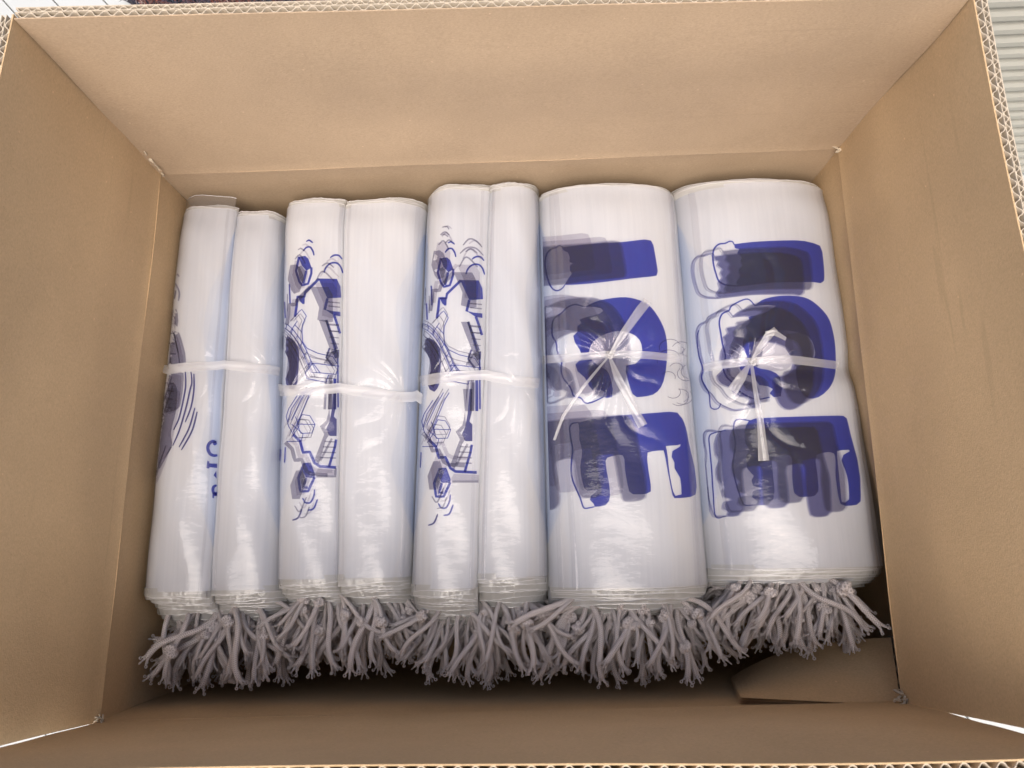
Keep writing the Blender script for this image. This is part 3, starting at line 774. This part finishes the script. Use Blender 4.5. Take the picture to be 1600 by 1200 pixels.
for l in (l3a, l3b): edge_sheets(l, b3, 19, (.003, .031, .0020)); edge_sheets(l, b3, 7, (.001, .011, .0006), front=False)
art(l3a, b3, (640, 260), (640, 600), 3.332, (5, 75), (-28, 26), c3_, 405, ((-34, -40), (-16, -82)))
art2 = [(T([(170, 318), (195, 314), (205, 330)], (640, 260), 3.332)), (T([(160, 358), (185, 342), (207, 360)], (640, 260), 3.332)), (T([(185, 402), (205, 384), (222, 396)], (640, 260), 3.332))]
strokes(l3a, b3, art2, 2.4, GH1, smooth=True)
strokes(l3a, b3, [T([(278, 412), (310, 380), (345, 388), (378, 422)], (640, 260), 3.332), T([(262, 455), (300, 425), (345, 428), (385, 465)], (640, 260), 3.332)], 2.6, GH1, smooth=True)
wrap(l3a, b3, (668, 600), amp=.0016, rad=.03, nfold=9)
wrap(l3b, b3, (812, 600), .05, .97, 560, 680, amp=.0018, rad=.030, nfold=9)
strap_band([l3a, l3b], b3, [(655, 597), (700, 590), (750, 589), (818, 597), (842, 600)], 16)

# ======== bundle 4
b4 = bundle('second bag bundle from the right, bright blue ICE lettering and a crossed tie', [l4])
core(l4, b4); edge_sheets(l4, b4, 20, (.002, .024, .0016)); edge_sheets(l4, b4, 8, (.0005, .009, .0006), front=False)
oA, sA, oB, sB = (830, 260), 3.159, (830, 600), 3.333
I4 = [(150, 402), (300, 385), (440, 376), (560, 363), (590, 368), (602, 390), (624, 520), (618, 541), (500, 555), (290, 580), (165, 586), (178, 562), (200, 532), (191, 515), (190, 492), (207, 481), (188, 474), (190, 450), (180, 426), (158, 418)]
I4s = [(155, 400), (138, 392), (125, 402), (98, 411), (78, 432), (68, 472), (74, 530), (90, 582), (110, 610), (132, 615), (155, 602), (166, 586)]
C4 = [(265, 695), (330, 665), (440, 648), (510, 655), (570, 680), (610, 720), (650, 790), (668, 860), (670, 940), (660, 1030), (640, 1090), (600, 1128), (520, 1140), (500, 1125), (480, 1070), (466, 1010), (468, 985), (515, 975), (540, 950), (547, 905), (535, 860), (500, 830), (450, 815), (400, 818), (340, 840), (300, 875), (285, 920), (300, 960), (330, 985), (370, 1005), (390, 1045), (402, 1100), (398, 1140), (370, 1145), (355, 1138), (362, 1115), (340, 1103), (305, 1108), (285, 1085), (265, 1045), (228, 1012), (218, 978), (248, 950), (238, 905), (215, 870), (207, 838), (228, 818), (226, 792), (248, 775), (238, 758), (275, 745), (335, 730), (355, 715), (345, 702), (300, 695)]
C4s = [(265, 697), (220, 684), (180, 696), (150, 725), (112, 755), (102, 800), (105, 840), (122, 870), (128, 910), (140, 940), (150, 960), (148, 1010), (160, 1050), (185, 1080), (200, 1110), (210, 1135), (245, 1145), (265, 1168), (300, 1165), (355, 1140)]
E4 = [(245, 202), (330, 182), (450, 166), (600, 155), (720, 146), (760, 150), (785, 180), (805, 230), (825, 330), (850, 440), (860, 540), (855, 575), (830, 588), (780, 594), (745, 595), (735, 580), (715, 480), (695, 370), (688, 347), (605, 358), (603, 390), (610, 450), (622, 530), (622, 560), (600, 572), (530, 575), (510, 560), (500, 520), (488, 450), (475, 372), (395, 385), (387, 400), (392, 450), (405, 520), (410, 580), (405, 610), (385, 632), (330, 640), (325, 625), (305, 605), (310, 585), (345, 555), (290, 555), (275, 540), (262, 490), (255, 430), (265, 350), (250, 290), (250, 240)]
E4h = [(700, 325), (760, 320), (776, 314), (775, 326), (735, 350), (730, 380), (745, 410), (745, 440), (775, 490), (780, 530), (782, 575), (750, 583), (738, 560), (720, 470), (710, 380), (705, 345)]
E4s = [(248, 202), (215, 206), (200, 228), (205, 280), (215, 340), (210, 400), (207, 450), (215, 500), (235, 550), (255, 595), (270, 640), (285, 648), (328, 640)]
cl4 = [lambda p: p[0]-(844+(p[1]-318)*.027)-2, lambda p: (1062+(p[1]-320)*.086)-p[0]-2]
def letters(lobe, par, I, Is, Cq, Cs, E_, Eh, Es, oA, sA, oB, sB, gh, clip):
    jit = ((0, 0), (7, 5), (-6, 7))
    gh = [((a_[0]+jx, a_[1]+jy), (b_[0]+jx, b_[1]+jy), (c_[0]+jx, c_[1]+jy), m) for (a_, b_, c_, m) in gh for (jx, jy) in (jit if m in (GH1S, GH3) else jit[:1])]
    for (di, dc, de, m) in gh:
        fill(lobe, par, [T(I, oA, sA, di)], m, 'faded_letter', clip, True); fill(lobe, par, [T(Cq, oA, sA, dc)], m, 'faded_letter', clip, True)
        fill(lobe, par, [T(E_, oB, sB, de)], m, 'faded_letter', clip, True)
        strokes(lobe, par, [T(Is, oA, sA, di), T(Cs, oA, sA, dc), T(Es, oB, sB, de)], 2.4, m, 'faded_outline', True, clip)
    fill(lobe, par, [T(I, oA, sA)], INK, 'printed_letter', clip, True); fill(lobe, par, [T(Cq, oA, sA)], INK, 'printed_letter', clip, True)
    fill(lobe, par, [T(E_, oB, sB), T(Eh, oB, sB)[::-1]], INK, 'printed_letter', clip, True)
    strokes(lobe, par, [T(Is, oA, sA), T(Cs, oA, sA), T(Es, oB, sB)], 2.6, INK, 'printed_outline', True, clip)
letters(l4, b4, I4, I4s, C4, C4s, E4, E4h, E4s, oA, sA, oB, sB,
        [((-310, -32), (-300, -14), (-480, -40), GH2), ((-225, -14), (-250, -6), (-380, -10), GH2), ((-157, 2), (-185, -4), (-262, 14), GH1S)], cl4)
# wispy grey scribbles of the next sheet, right of the letters
r_ = random.Random(3); L_ = []
for k in range(13):
    cx, cy, rr_ = 700+r_.uniform(-60, 90), 950+r_.uniform(-60, 220), r_.uniform(20, 60); a0 = r_.uniform(0, 6)
    L_.append(T([(cx+rr_*math.cos(a0+i*.6), cy+rr_*.8*math.sin(a0+i*.6)) for i in range(6)], oA, sA))
strokes(l4, b4, L_, 1.3, GH1, 'faded_outline', True, cl4)
0 and fill(l4, b4, [T([(640, 540), (720, 500), (740, 640), (790, 860), (700, 900), (670, 760)], oA, sA)], GH2, clip=cl4)
wrap(l4, b4, (952, 558), .02, .98, 400, 720, amp=.0036, rad=.038, nfold=13)
strap_band([l4], b4, [(848, 563), (900, 559), (952, 555), (1010, 556), (1066, 562)], 12, m=M_STRAP2)
tail(b4, [(952, 556, .003), (975, 520, .006), (1000, 485, .005), (1012, 470, .003)], [5, 12, 15, 15], lobe=l4)
tail(b4, [(952, 556, .003), (965, 590, .006), (985, 630, .005), (1004, 666, .003)], [4, 12, 14, 16], lobe=l4)
tail(b4, [(950, 558, .003), (915, 600, .004), (880, 650, .003), (866, 688, .002)], [3, 5, 5, 4], lobe=l4)
# ======== bundle 5
b5 = bundle('rightmost bag bundle, dark overlapping ICE lettering and a knotted bow of strap', [l5])
core(l5, b5); edge_sheets(l5, b5, 16, (.002, .015, .0012)); edge_sheets(l5, b5, 10, (.0005, .012, .0006), front=False)
oC, sC, oD, sD = (1050, 260), 3.157, (1080, 600), 3.334
I5 = [(305, 386), (420, 373), (615, 367), (700, 382), (728, 393), (740, 425), (747, 567), (690, 572), (500, 575), (330, 592), (314, 575), (335, 542), (326, 515), (346, 490), (335, 470), (345, 450), (320, 430), (330, 410), (308, 405)]
I5s = [(305, 388), (298, 374), (282, 372), (260, 382), (230, 386), (206, 410), (200, 450), (205, 492), (215, 530), (230, 568), (260, 586), (290, 590), (330, 592)]
C5 = [(405, 692), (440, 662), (510, 643), (600, 640), (670, 655), (730, 700), (775, 760), (800, 860), (806, 960), (800, 1040), (770, 1100), (720, 1140), (670, 1145), (635, 1115), (615, 1060), (612, 990), (660, 980), (690, 965), (705, 920), (695, 880), (670, 840), (600, 815), (540, 810), (480, 815), (430, 850), (400, 890), (390, 940), (400, 985), (440, 1000), (490, 1010), (530, 1040), (540, 1100), (535, 1135), (500, 1140), (480, 1120), (495, 1100), (470, 1085), (430, 1080), (400, 1040), (350, 1020), (330, 980), (370, 940), (345, 900), (350, 860), (370, 820), (360, 790), (385, 770), (375, 745), (440, 730), (510, 690), (470, 685)]
C5s = [(408, 690), (380, 660), (350, 660), (292, 690), (280, 712), (246, 730), (232, 770), (240, 830), (248, 880), (262, 940), (250, 990), (268, 1040), (300, 1070), (330, 1110), (372, 1135), (420, 1150), (480, 1140)]
E5 = [(300, 192), (330, 181), (560, 171), (790, 167), (808, 180), (830, 270), (860, 380), (875, 440), (881, 580), (880, 612), (860, 630), (800, 635), (775, 625), (765, 590), (750, 480), (740, 362), (650, 370), (645, 400), (655, 470), (660, 560), (640, 583), (560, 588), (535, 570), (525, 500), (515, 375), (430, 380), (418, 400), (425, 480), (432, 560), (425, 600), (400, 628), (335, 631), (345, 610), (315, 590), (320, 560), (365, 545), (320, 530), (312, 500), (325, 480), (290, 440), (285, 380), (300, 340), (280, 310), (275, 250), (285, 215)]
E5h = [(757, 350), (820, 344), (823, 352), (790, 370), (780, 400), (800, 450), (815, 510), (820, 600), (800, 618), (782, 615), (774, 540), (764, 440), (758, 380)]
E5s = [(304, 192), (250, 185), (226, 196), (218, 240), (228, 310), (220, 380), (215, 430), (225, 490), (245, 560), (262, 610), (280, 632), (335, 631)]
cl5 = [lambda p: p[0]-(1063+(p[1]-330)*.091)-3, lambda p: (1283+(p[1]-312)*.155)-p[0]-7]
fill(l5, b5, [T([(560, 830), (640, 822), (690, 870), (700, 920), (670, 985), (610, 990), (590, 940), (560, 900)], oC, sC)], GH1, clip=cl5)
fill(l5, b5, [T([(400, 870), (470, 816), (560, 812), (590, 860), (600, 940), (560, 1005), (440, 998), (392, 950)], oC, sC)], GH2, clip=cl5)
fill(l5, b5, [T([(380, 850), (440, 845), (450, 900), (420, 990), (385, 960)], oC, sC)], GH1, clip=cl5)
letters(l5, b5, I5, I5s, C5, C5s, E5, E5h, E5s, oC, sC, oD, sD,
        [((-100, 55), (-110, 50), (-155, 54), GH3), ((-60, 30), (-62, 22), (-75, 28), GH1S)], cl5)
strokes(l5, b5, [T([(130, 810), (122, 850), (130, 930), (150, 1000), (145, 1050), (180, 1120), (190, 1190), (225, 1196), (240, 1170)], oC, sC), T([(180, 242), (120, 255), (92, 275), (95, 340), (105, 450), (112, 560), (126, 690), (180, 688)], oD, sD)], 2.2, INK, 'printed_outline', True, cl5)
wrap(l5, b5, (1173, 567), .02, .98, 370, 740, amp=.0036, rad=.040, nfold=12)
strap_band([l5], b5, [(1098, 576), (1130, 570), (1173, 566), (1230, 563), (1308, 572)], 13, m=M_STRAP2)
tail(b5, [(1174, 566, .004), (1185, 545, .009), (1200, 525, .010), (1212, 514, .006)], [4, 8, 12, 8], lobe=l5)
tail(b5, [(1196, 522, .010), (1210, 520, .011), (1228, 530, .008)], [9, 9, 6], lobe=l5)
tail(b5, [(1174, 568, .004), (1180, 610, .007), (1188, 660, .006), (1193, 720, .003)], [5, 7, 11, 17], lobe=l5)
tail(b5, [(1171, 569, .004), (1158, 590, .006), (1144, 611, .003)], [5, 14, 17], lobe=l5)
# a sheet of film left standing out along the right side
rows = []
for j in range(30):
    y = un(1340, 640, -.03)[1]+(un(1385, 886, -.03)[1]-un(1340, 640, -.03)[1])*j/29
    t = j/29; a_ = l5.S(.93, y, .0006); x1 = l5.xr(y)+.001+.004*t
    rows.append([V((a_.x+(x1-a_.x)*i/6, y, a_.z-.010*(i/6)**1.5+.0006*math.sin(i+j*.5))) for i in range(7)])
mb = MB(); mb.grid(rows, True); local(mb.build('film_strip', M_CLEAR, b5), b5)
# knots of the two crossed ties
for bp_, lb, px in ((b4, l4, (953, 556)), (b5, l5, (1174, 567))):
    p = lb.ray([px])[0]; mb = MB(); r_ = random.Random(2)
    pts = [V((math.sin(t)+2*math.sin(2*t), math.cos(t)-2*math.cos(2*t), -math.sin(3*t)))*.0009 for t in np.linspace(0, 2*math.pi, 30)]
    mb.tube(pts, .0013, 7); o = mb.build('strap_knot', M_STRAP, bp_); o.location = V(p)+V((0, 0, .004))-V(bp_.location)

# pale blue of the printed sheets folded into the sides of the stacks
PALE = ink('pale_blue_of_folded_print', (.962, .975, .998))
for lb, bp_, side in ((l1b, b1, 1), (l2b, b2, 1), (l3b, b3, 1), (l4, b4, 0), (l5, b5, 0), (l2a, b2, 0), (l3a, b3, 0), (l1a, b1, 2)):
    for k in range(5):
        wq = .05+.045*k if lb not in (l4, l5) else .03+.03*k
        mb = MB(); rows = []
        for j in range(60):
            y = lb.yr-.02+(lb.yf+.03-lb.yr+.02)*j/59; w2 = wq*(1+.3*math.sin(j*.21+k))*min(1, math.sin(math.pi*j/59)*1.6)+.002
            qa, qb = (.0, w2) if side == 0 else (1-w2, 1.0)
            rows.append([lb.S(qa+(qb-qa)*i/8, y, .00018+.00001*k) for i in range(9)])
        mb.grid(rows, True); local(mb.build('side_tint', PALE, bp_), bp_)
# long soft folds of film beside the seams
r_ = random.Random(77)
for lb, bp_ in ((l1a, b1), (l1b, b1), (l2a, b2), (l2b, b2), (l3a, b3), (l3b, b3), (l3b, b3), (l4, b4), (l4, b4), (l5, b5)):
    for q0 in (r_.uniform(.05, .12), r_.uniform(.86, .93)):
        wd = r_.uniform(.03, .07)*(.6 if lb in (l4, l5) else 1); dq = r_.uniform(-.03, .03); mb = MB(); rows = []
        for j in range(50):
            t = j/49; y = lb.yr-.001+(lb.yf-lb.yr)*t; qq = min(max(q0+dq*t+.006*math.sin(t*9+q0*50), .004), .99-wd)
            rows.append([lb.S(qq+wd*i/5, y, .0011+.0009*math.sin(math.pi*i/5)) for i in range(6)])
        mb.grid(rows, True); local(mb.build('film_fold', M_WRAP, bp_), bp_)
# drawstrings
cords(b1, l1a.xl(-.12)+.008, l1b.xr(-.12)-.002, l1a.yf-.018, -.046, .070, 150, 1)
cords(b2, l2a.xl(-.12)+.004, l2b.xr(-.12)-.002, l2a.yf-.014, -.042, .068, 140, 2)
cords(b3, l3a.xl(-.12)+.004, l3b.xr(-.12)-.002, l3a.yf-.016, -.040, .068, 150, 3)
cords(b4, l4.xl(-.12)+.004, l4.xr(-.12)-.004, l4.yf-.014, -.038, .070, 180, 4)
cords(b5, l5.xl(-.12)+.004, l5.xr(-.12)-.010, l5.yf-.008, -.030, .070, 160, 5, reach=.95)
# second tier of bundles below, glimpsed in the gap
lo = thing('bag_bundle', 'bag bundle of the lower layer, in shadow under the two ICE lettered bundles', 'bag bundle', (.15, 0, ZB+.008), GRP)
mb = MB(); mb.box((.12, .03, -.245), .30, .30, .07); local(mb.build('folded_stack', M_CORE, lo, False), lo)
cords(lo, .08, .26, -.135, -.12, .05, 34, 8)

# ------------------------------------------------------------------ surroundings
def simple(name, col, rough=.5, var=.06, scale=8, bump=.1, bs=200):
    m, t, o = mat(name); p = N(t, 'BsdfPrincipled', i_Roughness=rough)
    n = N(t, 'TexNoise', i_Scale=1, i_Detail=5); t.links.new(coords(t, (scale,)*3), n.inputs[0]); b = V(col)
    t.links.new(ramp(t, n.outputs[0], [(.3, tuple(b*(1-var))), (.7, tuple(b*(1+var)))]), p.inputs['Base Color'])
    n2 = N(t, 'TexNoise', i_Scale=bs, i_Detail=3); bp = N(t, 'Bump', i_Strength=bump, i_Distance=.0008)
    t.links.new(n2.outputs[0], bp.inputs['Height']); t.links.new(bp.outputs[0], p.inputs['Normal'])
    t.links.new(p.outputs[0], o.inputs[0]); return m
ZG = ZB-.005
M_GROUND = simple('cream_subfloor', (.55, .53, .46)); M_BOARD = simple('white_painted_board', (.50, .53, .53), .35)
mb = MB(); mb.box((0, 0, ZG-.05), 8, 8, .09); fl = mb.build('floor', M_GROUND, None, False, kind='structure')
bm_ = MB(); bm_.box((0, 0, 0), .0475, 3.2, .010); bme = mesh('floor_board', bm_.v, bm_.f, False); bme.materials.append(M_BOARD)
ang = R(42)
for k in range(-26, 27):
    o = bpy.data.objects.new('floor_board', bme); COL.objects.link(o); o.parent = fl
    c_, s_ = math.cos(ang), math.sin(ang); o.location = (k*.049*c_, k*.049*s_, ZG-.0005+rnd.uniform(0, .0008)); o.rotation_euler = (0, 0, ang)
# rug behind the box
M_RUGB = simple('rug_backing', (.05, .045, .055), .95)
def rug_mat():
    m, t, o = mat('rug_fibres'); p = N(t, 'BsdfPrincipled', i_Roughness=.9); n = N(t, 'TexNoise', i_Scale=1, i_Detail=3)
    t.links.new(coords(t, (26, 26, 26)), n.inputs[0])
    t.links.new(ramp(t, n.outputs[0], [(.36, (.02, .022, .032)), (.47, (.05, .055, .085)), (.52, (.20, .06, .04)), (.57, (.10, .06, .05)), (.64, (.30, .22, .20))]), p.inputs['Base Color'])
    t.links.new(p.outputs[0], o.inputs[0]); return m
rg = thing('rug', 'dark red and navy shaggy rug lying on the white boards behind the box', 'rug', (.1, .62, ZG+.006))
P0 = un(197, 0, ZG); ed = V((math.sin(ang), -math.cos(ang), 0))      # rug edge runs along the boards
mb = MB(); q0 = V((P0[0], P0[1], ZG+.010))+ed*.10; q1 = V((P0[0], P0[1], ZG+.010))-ed*.5
rr2 = [[V((q0.x, q0.y, q0.z)), V((1.0, q0.y, q0.z))], [V((q1.x, q1.y, q0.z)), V((1.0, q1.y, q0.z))]]
mb.grid(rr2); mb.grid([[p-V((0, 0, .006)) for p in r] for r in rr2], True); mb.grid([[r[0] for r in rr2], [r[0]-V((0, 0, .006)) for r in rr2]])
mb.grid([rr2[0], [p-V((0, 0, .006)) for p in rr2[0]]], True)
local(mb.build('rug_backing', M_RUGB, rg, False), rg)
r_ = random.Random(12); vv, ff = [], []
for k in range(60000):
    ty = r_.random()**1.6*(q1.y-q0.y-.004); y = q0.y+ty; xe = q0.x+(q1.x-q0.x)*(y-q0.y)/(q1.y-q0.y); x = xe+r_.random()*(.995-xe)
    a_ = r_.uniform(0, 6.28); l = r_.uniform(.006, .014); ll = r_.uniform(.3, 1.2)
    d1 = V((math.cos(a_), math.sin(a_), 0)); wdt = V((-d1.y, d1.x, 0))*.0006; b0 = V((x, y, ZG+.010)); b = len(vv)
    mid = b0+d1*l*.5+V((0, 0, l*ll)); tp = b0+d1*l+V((0, 0, l*ll*.9))
    vv += [b0-wdt, b0+wdt, mid+wdt, mid-wdt, tp]; ff += [(b, b+1, b+2, b+3), (b+3, b+2, b+4)]
local(link('rug_pile', mesh('rug_pile', vv, ff, True), rug_mat(), rg, kind='stuff'), rg)
# slatted screen at the right rear
M_SLAT = simple('grey_white_slat', (.36, .36, .32), .5, .05, 14)
sc_ = thing('slatted_screen', 'grey white screen of horizontal rounded slats standing behind the box to the right', 'screen', (.6, .36, ZG))
prof = [(-.0012, -.0088), (-.0070, -.0072), (-.0092, -.0030), (-.0092, .0025), (-.0070, .0058), (-.0030, .0068), (-.0026, .0084), (.0, .0086), (.006, .0086), (.006, -.0088)]
vv, ff = [], []
for x in (-.40, .40):
    for (y, z) in prof: vv.append((x, y, z))
n_ = len(prof)
for i in range(n_): ff.append((i, (i+1) % n_, n_+(i+1) % n_, n_+i))
ff += [tuple(range(n_))[::-1], tuple(range(n_, 2*n_))]
sme = mesh('slat', vv, ff, False); sme.materials.append(M_SLAT)
for k in range(34):
    o = bpy.data.objects.new('slat', sme); COL.objects.link(o); o.parent = sc_
    o.location = (.05+rnd.uniform(-.001, .001), -.012+rnd.uniform(-.0006, .0006), .018+k*.0176); o.rotation_euler = (rnd.uniform(-.03, .03), 0, R(1.5))
mb = MB(); mb.box((.65, .372, ZG+.31), .82, .012, .62); local(mb.build('back_board', M_SLAT, sc_, False), sc_)
